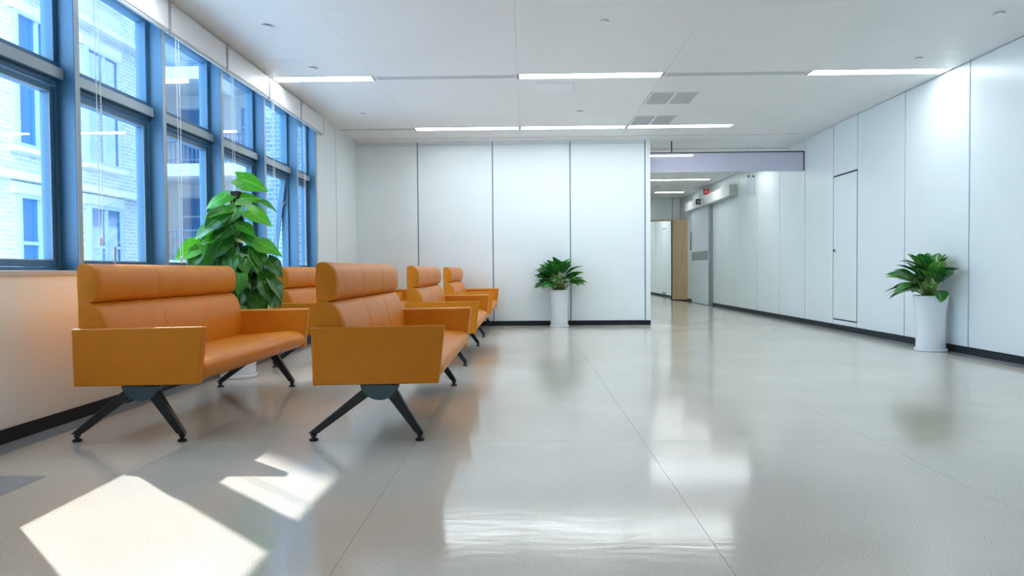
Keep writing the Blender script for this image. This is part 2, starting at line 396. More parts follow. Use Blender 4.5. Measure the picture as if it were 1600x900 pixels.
def grille(x0, x1, y0, y1, label):
    t = empty('air_grille', ((x0+x1)/2, (y0+y1)/2, ZC)); dx, dy = (x1-x0)/2, (y1-y0)/2; w = 0.022
    bx(-dx, dx, -dy, dy, 0.009, 0.012).build('backing', 'grille_dk', t)
    f = MB(); f.box(-dx, dx, -dy, -dy+w, -0.004, 0.009); f.box(-dx, dx, dy-w, dy, -0.004, 0.009)
    f.box(-dx, -dx+w, -dy+w, dy-w, -0.004, 0.009); f.box(dx-w, dx, -dy+w, dy-w, -0.004, 0.009)
    f.build('grille_frame', 'white', t)
    bx(-0.014, 0.014, -dy+w, dy-w, -0.004, 0.009).build('centre_bar', 'white', t)
    n = 20; sm = None
    for k in range(n):
        yy = -dy+w+(k+0.5)*(2*dy-2*w)/n
        for sx in (-1, 1):
            a, b2 = (-dx+w, -0.014) if sx < 0 else (0.014, dx-w)
            m = MB(); m.raw([(a, yy-0.010, 0.007), (b2, yy-0.010, 0.007), (b2, yy+0.009, 0.0), (a, yy+0.009, 0.0)], [(0,1,2,3)])
            m.raw([(a, yy-0.010, 0.0085), (b2, yy-0.010, 0.0085), (b2, yy+0.009, 0.0015), (a, yy+0.009, 0.0015)], [(3,2,1,0)])
            m.build('louvre', 'grille', t)
    tag(t, label, 'air grille', 'square ceiling air grilles')
grille(1.475, 2.055, 8.23, 8.83, 'square double air grille nearer the camera in the ceiling')
grille(1.475, 2.055, 9.48, 10.08, 'square double air grille right beside the back row of lights')
def access():
    t = empty('access_panel', (0.335, 7.95, ZC))
    bx(-0.20, 0.20, -0.18, 0.18, -0.006, 0.0).build('cover', 'white', t, bevel=0.002)
    f = MB(); f.box(-0.215, 0.215, -0.195, -0.183, -0.003, 0); f.box(-0.215, 0.215, 0.183, 0.195, -0.003, 0)
    f.box(-0.215, -0.203, -0.183, 0.183, -0.003, 0); f.box(0.203, 0.215, -0.183, 0.183, -0.003, 0)
    f.build('rim', 'ceil', t)
    tag(t, 'small white rectangular access panel in the ceiling behind the middle light', 'access panel')
access()
def disc(x, y, label, z=ZC, r=0.046):
    t = empty('ceiling_cover', (x, y, z))
    MB().lathe([(r*0.86, 0.0), (r*0.86, -0.012)], 24).build('neck', 'grille', t)
    MB().lathe([(r, -0.012), (r, -0.016), (r*0.9, -0.019)], 24).build('cap', 'white', t)
    tag(t, label, 'ceiling cover', 'round white ceiling covers')
disc(-2.15, 5.86, 'round white ceiling cover nearest the camera above the windows')
disc(-2.14, 7.08, 'round white ceiling cover just in front of the window strip light')
disc(-2.12, 9.16, 'round white ceiling cover near the windows, farthest back')
disc(0.66, 5.87, 'round white ceiling cover nearest the camera in mid ceiling')
disc(0.71, 9.16, 'round white ceiling cover between the middle lights of both rows')
disc(3.85, 5.82, 'round white ceiling cover nearest the camera by the right wall')
disc(3.87, 7.03, 'round white ceiling cover just in front of the right strip light')
disc(3.25, 17.2, 'round white ceiling cover in the corridor between its two lights', z=ZC-0.04, r=0.09)

# ------------------------------------------------------------------ back wall
wb = bx(XL-0.2, 1.96, YB+0.02, YB+0.25, 0, ZC).build('wall_back', 'joint')
tag(wb, 'white panelled back wall behind the sofas', 'wall', kind='structure')
bl = [XL, -1.715, -0.52, 0.712, 1.895, 1.98]
for i in range(5):
    gg = 0.010
    bx(bl[i]+(gg if i else 0), bl[i+1]-gg*(i < 4), YB, YB+0.02 if i < 4 else YB+0.27, 0.075, ZC-0.055).build('wall_panel', 'panel', wb, bevel=0.003)
    bx(bl[i]+(gg if i else 0), bl[i+1]-gg*(i < 4), YB+0.004, YB+0.02, ZC-0.05, ZC-0.008).build('cornice_strip', 'panel', wb)
bb = bx(XL, 1.98, YB-0.004, YB+0.02, 0, 0.068).build('baseboard_back', 'base')
tag(bb, 'black baseboard along the back wall', 'baseboard', kind='structure')

# ------------------------------------------------------------------ right wall
wr = bx(XR+0.02, XR+0.25, YN, 31, 0, ZC).build('wall_right', 'joint')
tag(wr, 'white panelled right wall running into the corridor', 'wall', kind='structure')
rl = [YN, -2.35, -1.16, 0.03, 1.21, 2.40, 3.59, 4.77, 5.96, 7.15, 8.35, 9.53, 10.27, 11.30, 12.42, 13.61, 14.79, 15.94, 16.86, 18.75, 20.0, 21.2, 22.4, 23.0, 24.2, 25.4, 26.6, 27.8, 31]
for i in range(len(rl)-1):
    a, b = rl[i]+0.009, rl[i+1]-0.009
    ztop = ZC-0.004 if b < 12.5 else ZC-0.042
    if abs(rl[i]-9.53) < 0.01:
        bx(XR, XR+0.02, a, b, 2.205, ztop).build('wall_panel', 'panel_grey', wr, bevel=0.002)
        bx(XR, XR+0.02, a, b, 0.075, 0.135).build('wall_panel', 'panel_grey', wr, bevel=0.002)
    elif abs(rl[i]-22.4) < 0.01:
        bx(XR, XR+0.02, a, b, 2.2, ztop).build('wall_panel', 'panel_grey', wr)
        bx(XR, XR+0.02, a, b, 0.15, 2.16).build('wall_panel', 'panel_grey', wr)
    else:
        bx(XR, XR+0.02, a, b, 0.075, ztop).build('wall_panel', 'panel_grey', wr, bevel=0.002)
br = bx(XR-0.006, XR+0.02, YN, 16.8, 0, 0.068).build('baseboard_right', 'base')
tag(br, 'black baseboard along the right wall', 'baseboard', kind='structure')
br2 = bx(XR-0.006, XR+0.02, 18.8, 31, 0, 0.068).build('baseboard_corridor', 'base')
tag(br2, 'black baseboard at the far end of the corridor', 'baseboard', kind='structure')
# flush door in right wall
d1 = empty('door_1', (XR, 9.90, 0)); tag(d1, 'flush white service door in the right wall panels', 'door', kind='structure')
bx(0.006, 0.018, -0.37, 0.37, 0.135, 2.205).build('shadow_gap', 'jointdark', d1)
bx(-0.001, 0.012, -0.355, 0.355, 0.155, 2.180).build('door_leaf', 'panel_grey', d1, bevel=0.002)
lk = MB().lathe([(0.026, 0), (0.026, 0.006), (0.018, 0.010), (0.015, 0.016)], 20)
lk.v = [(-z-0.001, 0.30+y_, 1.13+x_) for (x_, y_, z) in lk.v]; lko = lk.build('lock_plate', 'alu', d1, smooth=False)
bx(-0.03, -0.014, 0.294, 0.306, 1.112, 1.148).build('thumb_turn', 'blackp', lko)

# ------------------------------------------------------------------ other room shell
wn = bx(XL-0.2, XR+0.2, YN-0.2, YN, 0, ZC+0.1).build('wall_near', 'panel'); tag(wn, 'white wall behind the camera', 'wall', kind='structure')
wc = bx(1.70, 1.90, YB+0.25, 31, 0, ZC).build('wall_corridor', 'panel'); tag(wc, 'white left wall of the corridor hidden by the back wall', 'wall', kind='structure')
wf = bx(1.7, XR+0.2, 30.8, 31, 0, ZC).build('wall_far', 'panel'); tag(wf, 'white wall closing the far end past the door', 'wall', kind='structure')
# corridor end wall with doorway x 3.05..4.15
we = MB(); we.box(1.9, 3.05, 20.0, 20.15, 0, ZC-0.04); we.box(4.15, XR, 20.0, 20.15, 0, ZC-0.04); we.box(3.05, 4.15, 20.0, 20.15, 2.25, ZC-0.04)
weo = we.build('wall_corridor_end', 'panel'); tag(weo, 'white wall with a doorway at the end of the corridor', 'wall', kind='structure')
for xx in (4.15, 4.375): bx(xx-0.006, xx+0.006, 19.997, 20.0, 2.28 if xx < 4.2 else 0.07, ZC-0.04).build('joint_strip', 'jointdark', weo)
t1 = MB(); t1.box(3.01, 3.05, 19.98, 20.16, 0, 2.25); t1.box(4.15, 4.17, 19.98, 20.16, 0, 2.25); t1.box(3.01, 4.17, 19.98, 20.16, 2.25, 2.275)
tag(t1.build('trim_1', 'wood'), 'wooden frame around the corridor end doorway', 'door frame', kind='structure')
def wood_door():
    a = math.atan2(-0.62, 0.36)
    t = empty('door_2', (4.16, 19.96, 0), a); tag(t, 'open wooden door leaf at the end of the corridor', 'door', kind='structure')
    bx(0.0, 0.80, -0.02, 0.02, 0.03, 2.26).build('door_leaf', 'wood', t, bevel=0.003)
    for s in (-1, 1):
        bx(0.71, 0.76, s*0.02-0.003, s*0.02+0.003, 1.02, 1.10).build('rose', 'alu', t)
        h = MB().tube([(0.735, s*0.02, 1.07), (0.735, s*0.065, 1.07), (0.63, s*0.068, 1.07)], 0.009, 8).build('handle', 'alu', t)
        bx(0.715, 0.755, s*0.02-0.004, s*0.02+0.004, 0.93, 0.97).build('key_plate', 'alu', t)
    for z in (0.25, 1.15, 2.05): MB().tube([(0.0, 0.022, z-0.05), (0.0, 0.022, z+0.05)], 0.008, 8).build('hinge', 'alu', t)
wood_door()
def sliding_door():
    t = empty('door_3', (XR, 17.75, 0)); tag(t, 'pale sliding door with a grey stripe in the corridor', 'door', kind='structure')
    bx(-0.075, -0.03, -0.82, 0.86, 0.01, 2.42).build('door_leaf', 'doorblue', t, bevel=0.004)
    bx(-0.080, -0.074, -0.80, 0.86, 1.10, 1.32).build('stripe', 'stripe', t)
    bx(-0.085, -0.028, -0.87, -0.82, 0.01, 2.42).build('edge_profile', 'alu', t)
    bx(-0.05, 0.0, -0.95, -0.89, 0.0, 2.42).build('jamb', 'stripe', t)
    bx(-0.05, 0.0, 0.92, 0.98, 0.0, 2.42).build('jamb', 'alu', t)
sliding_door()
def housing():
    t = empty('door_operator', (XR-0.003, 0, 0)); tag(t, 'long white housing box above the sliding door', 'door operator')
    bx(-0.15, -0.001, 14.93, 19.1, 2.42, 2.65).build('cover', 'white', t, bevel=0.01)
    bx(-0.153, 0.0, 14.905, 14.93, 2.415, 2.655).build('end_cap', 'grille', t, bevel=0.008)
    bx(-0.12, -0.03, 15.0, 19.0, 2.405, 2.42).build('track', 'alu', t)
housing()
def sign(name, x, y, z, w, h, face, label, mark):
    t = empty(name, (x, y, z)); tag(t, label, 'sign')
    bx(-w/2, w/2, 0, 0.05, -h/2, h/2).build('case', 'blackp', t, bevel=0.004)
    bx(-w/2+0.012, w/2-0.012, -0.004, 0.0, -h/2+0.012, h/2-0.012).build('face', face, t)
    for (a, b, c, d) in mark:
        bx(a, b, -0.006, -0.004, c, d).build('mark', 'signmark', t)
sign('exit_sign', 4.387, 17.2, 2.755, 0.12, 0.135, 'red', 'small red lit sign high on the corridor wall', [(0.0, 0.03, -0.035, 0.035)])
sign('display_sign', 4.239, 17.35, 2.53, 0.115, 0.135, 'blackp', 'small black display on the sliding door housing', [(-0.03, 0.03, 0.0, 0.02), (-0.02, 0.03, -0.035, -0.02)])
def card_reader():
    t = empty('wall_slot', (XR, 18.95, 1.62)); tag(t, 'tall narrow dark blue panel beside the sliding door', 'wall panel')
    bx(-0.02, 0, -0.09, 0.09, -0.28, 0.28).build('frame', 'white', t)
    bx(-0.024, -0.02, -0.065, 0.065, -0.24, 0.24).build('pane', 'navy', t)
card_reader()
def smoke_panel():
    t = empty('smoke_barrier', (3.2, 11.34, 2.59)); tag(t, 'lilac grey glossy panel hanging across the corridor mouth', 'hanging panel'); t.rotation_euler = (-0.0236, 0, 0)
    bx(1.985-3.2, XR-3.2-0.002, -0.008, 0.008, -0.152, 0.142).build('panel', 'smoke', t)
    bx(1.985-3.2, XR-3.2-0.002, -0.016, 0.016, 0.142, 0.158).build('top_rail', 'blackp', t)
    bx(XR-3.2-0.014, XR-3.2-0.001, -0.014, 0.014, -0.152, 0.142).build('edge_profile', 'blackp', t)
    bx(1.985-3.2, XR-3.2-0.016, -0.010, 0.010, -0.160, -0.152).build('bottom_rail', 'alu', t)
    bx(2.335-3.2, 2.352-3.2, -0.009, 0.009, 0.158, ZC-2.59-0.008).build('hanger', 'blackp', t)
smoke_panel()
def acrylic():
    t = empty('acrylic_sign', (3.80, 11.95, 2.30)); tag(t, 'small clear acrylic plate hanging below the lilac panel', 'hanging plate')
    bx(-0.062, 0.062, -0.004, 0.004, -0.20, 0.15).build('plate', 'acrylic', t)
    bx(-0.066, 0.066, -0.007, 0.007, -0.215, -0.20).build('bottom_edge', 'white', t)
    for s in (-1, 1):
        bx(s*0.062-0.004, s*0.062+0.004, -0.006, 0.006, -0.20, 0.15).build('side_edge', 'alu', t)
        MB().tube([(s*0.04, 0, 0.15), (s*0.04, 0, ZC-2.30-0.009)], 0.0025, 6).build('wire', 'alu', t)
        bx(s*0.04-0.01, s*0.04+0.01, -0.009, 0.009, 0.12, 0.15).build('clip', 'blackp', t)
acrylic()

# ------------------------------------------------------------------ left wall with windows
W0, W1 = 2.86, 9.12             # window bank along y
ZS, ZT = 0.900, 2.78            # sill, head
lw = MB(); lw.box(XL-0.20, XL, YN, YB+0.02, 0, ZS-0.03); lw.box(XL-0.20, XL, W0, W1, ZT, ZC+0.01)
lw.box(XL-0.20, XL, YN, W0, ZS-0.03, ZC+0.01); lw.box(XL-0.20, XL, W1, YB+0.02, ZS-0.03, ZC+0.01)
lwo = lw.build('wall_left', 'plaster'); tag(lwo, 'white wall under and beside the blue framed windows', 'wall', kind='structure')
bx(XL, XL+0.012, W1+0.02, 10.02, 0.075, ZC-0.006).build('wall_panel', 'panel', lwo)
bx(XL, XL+0.02, 10.03, YB-0.004, 0.075, ZC-0.006).build('wall_panel', 'panel', lwo)
pier = bx(XL, -2.25, 1.5, 2.85, 0, ZC).build('wall_pier', 'plaster'); tag(pier, 'white wall pier left of the picture', 'wall', kind='structure')
sill = bx(XL-0.21, XL+0.012, W0, W1, ZS-0.03, ZS).build('trim_2', 'sill', bevel=0.003); tag(sill, 'grey window sill ledge under the blue window frames', 'window sill', kind='structure')
blb = bx(XL, XL+0.010, 2.86, YB-0.005, 0, 0.075).build('baseboard_left', 'base'); tag(blb, 'black baseboard under the windows', 'baseboard', kind='structure')
tr = bx(XL, XL+0.03, W0, YB, ZC-0.02, ZC).build('trim_3', 'white'); tag(tr, 'thin white edge trim where ceiling meets the window wall', 'trim', kind='structure')
mul = [2.86-0.05, 3.19, 4.22, 5.25, 6.265, 7.30, 8.335, 9.08]
XG = XL-0.145                    # glass plane
ZTR = 2.045
wlab = {0: 'window bay next to the pier, outside the picture', 1: 'leftmost window bay at the picture edge', 2: 'window bay behind the near left sofa with reflections of leaves',
        3: 'window bay left of the climbing plant', 4: 'window bay directly behind the climbing plant', 5: 'window bay with its lower sash tilted open', 6: 'last window bay before the white corner wall'}
def frame4(m, x0, x1, y0, y1, z0, z1, w):
    m.box(x0, x1, y0, y1, z0, z0+w); m.box(x0, x1, y0, y1, z1-w, z1); m.box(x0, x1, y0, y0+w, z0+w, z1-w); m.box(x0, x1, y1-w, y1, z0+w, z1-w); return m
for i in range(7):
    a, b = mul[i]+0.05, mul[i+1]
    t = empty('window_%d' % (i+1), (0, 0, 0)); tag(t, wlab[i], 'window', kind='structure')
    # mullion on the far side of the bay
    bx(XL-0.17, XL+0.002, b, b+0.05, ZS, ZT).build('mullion', 'frame', t, bevel=0.003)
    if i == 0: bx(XL-0.17, XL+0.002, a-0.05, a, ZS, ZT).build('mullion', 'frame', t)
    frame4(MB(), XG-0.03, XG+0.045, a, b, ZS-0.004, ZTR, 0.026).build('outer_frame', 'frame', t, bevel=0.002)
    frame4(MB(), XG-0.03, XG+0.045, a, b, ZTR+0.075, ZT, 0.035).build('upper_frame', 'frame', t, bevel=0.002)
    bx(XG-0.03, XG+0.075, a, b, ZTR, ZTR+0.075).build('transom', 'frame', t, bevel=0.004)
    bx(XG+0.075, XG+0.079, a, b, ZTR+0.006, ZTR+0.069).build('transom_lit_face', 'frame_lt', t)  # paler strip paints the light on the transom's room-side face
    bx(XL+0.002, XL+0.005, b+0.003, b+0.047, ZS, ZT).build('mullion_lit_face', 'frame_lt', t)  # light falling on the mullion's room-side face, painted as a paler strip
    bx(XG-0.006, XG+0.006, a+0.033, b-0.033, ZTR+0.108, ZT-0.033).build('pane', 'glass', t)
    s = frame4(MB(), -0.024, 0.034, a+0.030, b-0.030, ZS+0.024-(ZTR-0.04), 0.0, 0.040).build('sash', 'frame', t, bevel=0.003)
    s.location = (XG, 0, ZTR-0.04)
    p_ = bx(-0.006, 0.006, a+0.068, b-0.068, ZS+0.062-(ZTR-0.04), -0.038).build('pane', 'glass', s)
    gk = frame4(MB(), 0.034, 0.037, a+0.066, b-0.066, ZS+0.060-(ZTR-0.04), -0.036, 0.006).build('gasket', 'frame_lt', s)
    if i == 5:
        s.rotation_euler = (0, math.radians(7.5), 0)
        MB().tube([(XG+0.02, b-0.055, 1.72), (XG-0.075, b-0.055, 1.52)], 0.006, 6).build('stay_arm', 'alu', t)
    if i in (2, 3, 4, 5): bx(0.034, 0.055, (a+b)/2-0.012, (a+b)/2+0.012, ZS+0.050-(ZTR-0.04), ZS+0.16-(ZTR-0.04)).build('handle', 'frame_lt', s)

# roller blinds
blab = ['white blind box by the pier, outside the picture', 'white blind box above the leftmost window bay', 'white blind box above the second window bay from the left, longest chain in view',
        'white blind box above the window bay left of the plant', 'white blind box above the plant', 'white blind box above the tilted open window', 'white blind box above the last window bay']
for i in range(7):
    a, b = mul[i]+0.03, mul[i+1]+0.015
    if i == 6: b = 9.30
    t = empty('roller_blind', (XL, a, 2.80)); tag(t, blab[i], 'blind', 'roller blinds along the windows')
    prof = [(0.003, 0.112), (0.003, -0.10), (0.052, -0.10), (0.060, -0.092), (0.060, 0.112)]
    MB().prism(prof, 'y', 0.012, b-a-0.012).build('cassette', 'blind', t, bevel=0.004)
    MB().prism([(x_*1.04, z_*1.02) for x_, z_ in prof], 'y', 0.0, 0.010).build('end_cap', 'blind_grey', t)
    MB().prism([(x_*1.04, z_*1.02) for x_, z_ in prof], 'y', b-a-0.010, b-a).build('end_cap', 'blind_grey', t)
    bx(0.030, 0.052, 0.02, b-a-0.02, -0.116, -0.101).build('bottom_bar', 'blind_grey', t)
    MB().tube([(0.055, 0.005, 0.075), (0.085, 0.005, 0.085), (0.095, 0.005, 0.115)], 0.004, 6).build('bracket', 'alu', t)
    zl = -2.80+1.00+0.05*((i*7) % 3)
    for yy in (0.10, 0.145) if i > 1 else ():
        pts = [(0.045, yy, -0.10), (0.05+0.004*math.sin(i), yy+0.004, -0.9), (0.05, 0.1225+(yy-0.1225)*0.75, zl)]
        ch = MB().tube(pts, 0.0022, 5).build('pull_chain', 'chain', t)
        if i in (2, 3, 4, 5):
            bd = MB()
            n = 70
            for k in range(n):
                z = -0.10+(zl+0.10)*k/(n-1); r = 0.0042; f_ = (z+0.085)/(zl+0.085)
                cy_ = yy+(0.1225+(yy-0.1225)*0.75-yy)*f_+0.002
                bd.raw([(0.05+r, cy_, z), (0.05-r, cy_, z), (0.05, cy_+r, z), (0.05, cy_-r, z), (0.05, cy_, z+r), (0.05, cy_, z-r)],
                       [(0,2,4),(2,1,4),(1,3,4),(3,0,4),(2,0,5),(1,2,5),(3,1,5),(0,3,5)])
            tag(bd.build('beads', 'chain', ch), kind='stuff')
    if i > 1: MB().lathe([(0.008, zl-0.045), (0.010, zl-0.04), (0.010, zl), (0.006, zl+0.01)], 10, (0.05, 0.1225)).build('chain_weight', 'chain', t)

# ------------------------------------------------------------------ outside: courtyard and buildings
gr = bx(-40, XL-0.21, -12, 60, -3.8, -3.6).build('courtyard_ground', 'paving'); tag(gr, 'pale courtyard paving outside the windows', 'ground', kind='structure')
def ext_window(parent, plane, x, a, b, z0, z1, split=True, face=1):
    """window on a facade. plane 'x': facade at x facing +x, a..b along y. plane 'y': facade at y=x facing -y, a..b along x."""
    fr = MB(); w = 0.065
    def B(m, d0, d1, u0, u1, z0_, z1_):
        if plane == 'x': m.box(x+d0, x+d1, u0, u1, z0_, z1_)
        else: m.box(u0, u1, x-d1, x-d0, z0_, z1_)
    B(fr, 0.0, 0.09, a, b, z0, z0+w); B(fr, 0.0, 0.09, a, b, z1-w, z1); B(fr, 0.0, 0.09, a, a+w, z0+w, z1-w); B(fr, 0.0, 0.09, b-w, b, z0+w, z1-w)
    zm = z0+(z1-z0)*0.68
    c = (a+b)/2
    if split: B(fr, 0.0, 0.08, c-w/2, c+w/2, z0+w, z1-w); B(fr, 0.0, 0.07, a+w, b-w, zm-w/2, zm+w/2)
    wo = fr.build('window', 'ext_frame', parent)
    cells = [(a+w, c-w/2), (c+w/2, b-w)] if split else [(a+w, b-w)]
    zc = [(z0+w, zm-w/2), (zm+w/2, z1-w)] if split else [(z0+w, z1-w)]
    for (u0, u1) in cells:
        for (q0, q1) in zc:
            m = MB(); B(m, 0.0, 0.03, u0, u1, q0, q1); m.build('pane', 'ext_glass', wo)
    m = MB(); B(m, 0.0, 0.16, a-0.12, b+0.12, z0-0.10, z0-0.01); m.build('ledge', 'ext_white', parent)
    m = MB(); B(m, 0.0, 0.05, a-0.10, b+0.10, z1+0.01, z1+0.22); m.build('lintel', 'ext_white', parent)
# facade across the courtyard (faces +x), unseen near side slanted along the sun's path to let it past
XF = -9.0
b1 = empty('courtyard_building', (0, 0, 0)); tag(b1, 'pale brick building across the courtyard, seen through the left windows', 'building')
MB().prism([(XF, 10.75), (XF, 16.2), (XF-5, 16.2), (XF-5, 15.7)], 'z', -3.6, 13.0).build('wall', 'brick_pale', b1)
for (z0, z1) in ((3.15, 5.55), (-0.4, 2.3), (6.7, 9.1), (9.9, 12.2)):
    ext_window(b1, 'x', XF, 12.25, 13.35, z0, z1)
    ext_window(b1, 'x', XF, 14.25, 15.45, z0, z1)
bx(XF-0.10, XF+0.06, 8.3, 10.76, 7.93, 13.0).build('sun_blocker', 'brick_pale', b1)  # added out of view to block high sun and shape the floor patch
for z in (2.55, 5.95, 9.45): bx(XF, XF+0.20, 10.75, 16.3, z, z+0.12).build('string_course', 'ext_white', b1)
# set-back building with terraces, faces -y
YF = 24.0
b2 = empty('terrace_building', (0, 0, 0)); tag(b2, 'pale building with railed terraces at the far side of the courtyard', 'building')
bx(-20, -4.0, YF+2.2, YF+4, -3.6, 14).build('rear_wall', 'ext_white', b2)
bx(-20, -13.4, YF-4, YF+2.2, -3.6, 14).build('side_wing', 'brick_pale', b2)
for z in (0.9, 4.2, 7.5, 10.8):
    bx(-13.4, -4.0, YF-0.1, YF+2.2, z, z+0.42).build('floor_slab', 'ext_white', b2)
bx(-13.4, -4.0, YF, YF+0.3, 7.9, 9.2).build('parapet', 'brick_blue', b2)
bx(-13.4, -4.0, YF, YF+0.3, 11.2, 14).build('parapet', 'brick_pale', b2)
for z in (1.32, 4.62):
    for xx in (-13.2, -10.9, -8.6, -6.3, -4.2):
        bx(xx, xx+0.22, YF+0.35, YF+0.57, z, z+2.88).build('column', 'ext_white', b2)
    rl_ = MB(); rl_.box(-13.4, -4.0, YF, YF+0.05, z+1.0, z+1.06); rl_.box(-13.4, -4.0, YF, YF+0.05, z+0.12, z+0.17); rl_.box(-13.4, -4.0, YF, YF+0.05, z+0.75, z+0.79)
    ro = rl_.build('railing', 'rail', b2)
    mb_ = bx(-0.014, 0.014, YF+0.01, YF+0.04, z+0.0, z+1.0).mesh('baluster', 'rail')
    for k in range(64): link_mesh('baluster', mb_, ro, (-13.35+k*0.147, 0, 0))
    for k in range(4):
        ext_window(b2, 'y', YF+2.2, -12.9+k*2.3, -11.3+k*2.3, z+0.1, z+2.4)
for k in range(3):
    ext_window(b2, 'x', -13.4, YF-3.7+k*1.5, YF-2.6+k*1.5, 4.8, 6.9)
# brick wing close behind the last windows, faces -y
b3 = empty('brick_wing', (0, 0, 0)); tag(b3, 'slate blue brick wall close outside the last two window bays', 'building')
bx(-4.95, XL-0.21, 12.6, 20, -3.6, 14).build('wall', 'brick_blue', b3)
bx(-5.0, -4.95, 12.55, 12.9, -3.6, 14).build('corner_strip', 'ext_white', b3)
ob = bx(XL-0.60, XL-0.21, YB+0.3, 12.55, -3.6, 14).build('outer_wall', 'brick_blue', b3)

# ------------------------------------------------------------------ sofas
def sweep(profile, ys_scale, cxz):
    """profile: closed list of (x,z); ys_scale: list of (y, scale); scaled about cxz"""
    m = MB(); n = len(profile); v = []; f = []
    for (yy, sc) in ys_scale:
        for (x_, z_) in profile:
            v.append((cxz[0]+(x_-cxz[0])*sc[0], yy, cxz[1]+(z_-cxz[1])*sc[1]))
    for i in range(len(ys_scale)-1):
        for k in range(n): f.append((i*n+k, i*n+(k+1) % n, (i+1)*n+(k+1) % n, (i+1)*n+k))
    f.append(tuple(range(n-1, -1, -1))); f.append(tuple((len(ys_scale)-1)*n+k for k in range(n)))
    return m.raw(v, f)
def smooth_prof(ctrl, sub=5):
    """closed Catmull-Rom through control points; a point (x,z,1) is a corner"""
    out = []; n = len(ctrl)
    for i in range(n):
        p0, p1, p2, p3 = [Vector(ctrl[(i+k-1) % n][:2]) for k in range(4)]
        if len(ctrl[i]) > 2: p0 = p1
        if len(ctrl[(i+1) % n]) > 2: p3 = p2
        for k in range(sub):
            t = k/sub
            out.append(tuple(0.5*((2*p1)+(p2-p0)*t+(2*p0-5*p1+4*p2-p3)*t*t+(3*p1-p0-3*p2+p3)*t**3)))
    return out
def yscale(h, seams, edge, groove):
    L_ = []
    e = [(0.0, 0.84), (0.004, 0.90), (0.012, 0.955), (0.028, 0.988), (0.055, 1.0)]
    for d, s in e: L_.append((-h+d, 1-(1-s)*edge))
    for y0 in seams:
        for d, s in ((-0.05, 1.0), (-0.014, 0.994), (-0.004, 1-groove), (0, 1-groove*1.6), (0.004, 1-groove), (0.014, 0.994), (0.05, 1.0)): L_.append((y0+d, s))
    for d, s in reversed(e): L_.append((h-d, 1-(1-s)*edge))
    return [(a, (b, 1.0)) for a, b in L_]
HW, AT = 0.90, 0.06
def make_sofa():
    t = empty('lounge_sofa')
    SE = (-0.28, 0.28)
    head = smooth_prof([(0.022, 0.729, 1), (0.095, 0.729, 1), (0.122, 0.752), (0.132, 0.80), (0.131, 0.85), (0.118, 0.895), (0.085, 0.926), (0.05, 0.930), (0.022, 0.918, 1), (0.018, 0.83)])
    o = sweep(head, yscale(HW-AT+0.035, SE, 0.8, 0.02), (0.02, 0.83)).build('headrest', 'leather', t, smooth=True)
    low = smooth_prof([(0.022, 0.33, 1), (0.19, 0.33, 1), (0.188, 0.45), (0.178, 0.55), (0.163, 0.62), (0.138, 0.685), (0.105, 0.718), (0.085, 0.727, 1), (0.022, 0.727, 1), (0.02, 0.5)])
    sweep(low, yscale(HW-AT+0.035, SE, 0.8, 0.02), (0.02, 0.55)).build('backrest', 'leather', t, smooth=True)
    seat = smooth_prof([(0.10, 0.305, 1), (0.60, 0.300, 1), (0.640, 0.318), (0.668, 0.352), (0.664, 0.392), (0.630, 0.420), (0.56, 0.431), (0.42, 0.424), (0.28, 0.412), (0.10, 0.405, 1)])
    sweep(seat, yscale(HW-AT-0.001, SE, 0.35, 0.006), (0.40, 0.36)).build('seat', 'leather', t, smooth=True)
    for ch in t.children: ch.data.set_sharp_from_angle(angle=math.radians(38))
    for s in (-1, 1):
        y0, y1 = (s*HW, s*(HW-AT))
        # outer face upright, inner face leaning slightly
        poly = [(0.0, 0.292), (0.657, 0.302), (0.690, 0.604), (-0.004, 0.594)]
        v = [(x_, y0, z_) for x_, z_ in poly]+[(x_-(0.004 if x_ > 0.3 else -0.004), y1, z_-(0.006 if z_ > 0.5 else 0)) for x_, z_ in poly]
        arm = MB().raw(v, [(0,1,2,3), (7,6,5,4), (0,4,5,1), (1,5,6,2), (2,6,7,3), (3,7,4,0)]).build('armrest', 'leather', t, bevel=0.010, seg=3)
        for p in arm.data.polygons: p.use_smooth = True
        arm.modifiers['bevel'].harden_normals = True
        pip = [(x_, y0-s*0.004, z_) for x_, z_ in ((0.662, 0.305), (0.686, 0.598), (0.0, 0.590))]
        # leg set: half disc plate, two splayed legs with glides
        yc = s*(HW-0.035)
        cxz = (0.345, 0.318); r = 0.104
        arc = [(cxz[0]+r*math.cos(q), cxz[1]+r*math.sin(q)) for q in [math.radians(d) for d in range(-166, -13, 8)]]
        MB().prism(arc, 'y', yc-0.022, yc+0.022).build('mount_plate', 'discm', t, bevel=0.003)
        for (p0, w0, p1, w1) in (((0.285, 0.262), 0.052, (0.0, 0.045), 0.034), ((0.372, 0.305), 0.066, (0.548, 0.045), 0.036)):
            a, b = Vector(p0), Vector(p1); d = (b-a).normalized(); nn = Vector((-d.y, d.x))
            # lower end cut level with the floor
            def cut(off): 
                q = a+nn*off[0]; e = b+nn*off[1]; k = (0.040-q.y)/(e.y-q.y); return q+(e-q)*k
            q = [a+nn*w0/2, cut((w0/2, w1/2)), cut((-w0/2, -w1/2)), a-nn*w0/2]
            lg = MB().prism([tuple(x_) for x_ in q], 'y', yc-0.019, yc+0.019).build('leg', 'black', t, bevel=0.006, seg=3)
            fx = (q[1].x+q[2].x)/2
            MB().lathe([(0.023, 0.0), (0.024, 0.010), (0.012, 0.015), (0.010, 0.024), (0.017, 0.026), (0.017, 0.034), (0.010, 0.0395)], 18, (fx, yc)).build('glide', 'rubber', lg)
    bx(0.03, 0.55, -HW+AT, HW-AT, 0.294, 0.304).build('underside', 'under', t)
    bx(0.305, 0.385, -HW+0.06, HW-0.06, 0.255, 0.294).build('cross_bar', 'black', t, bevel=0.005)
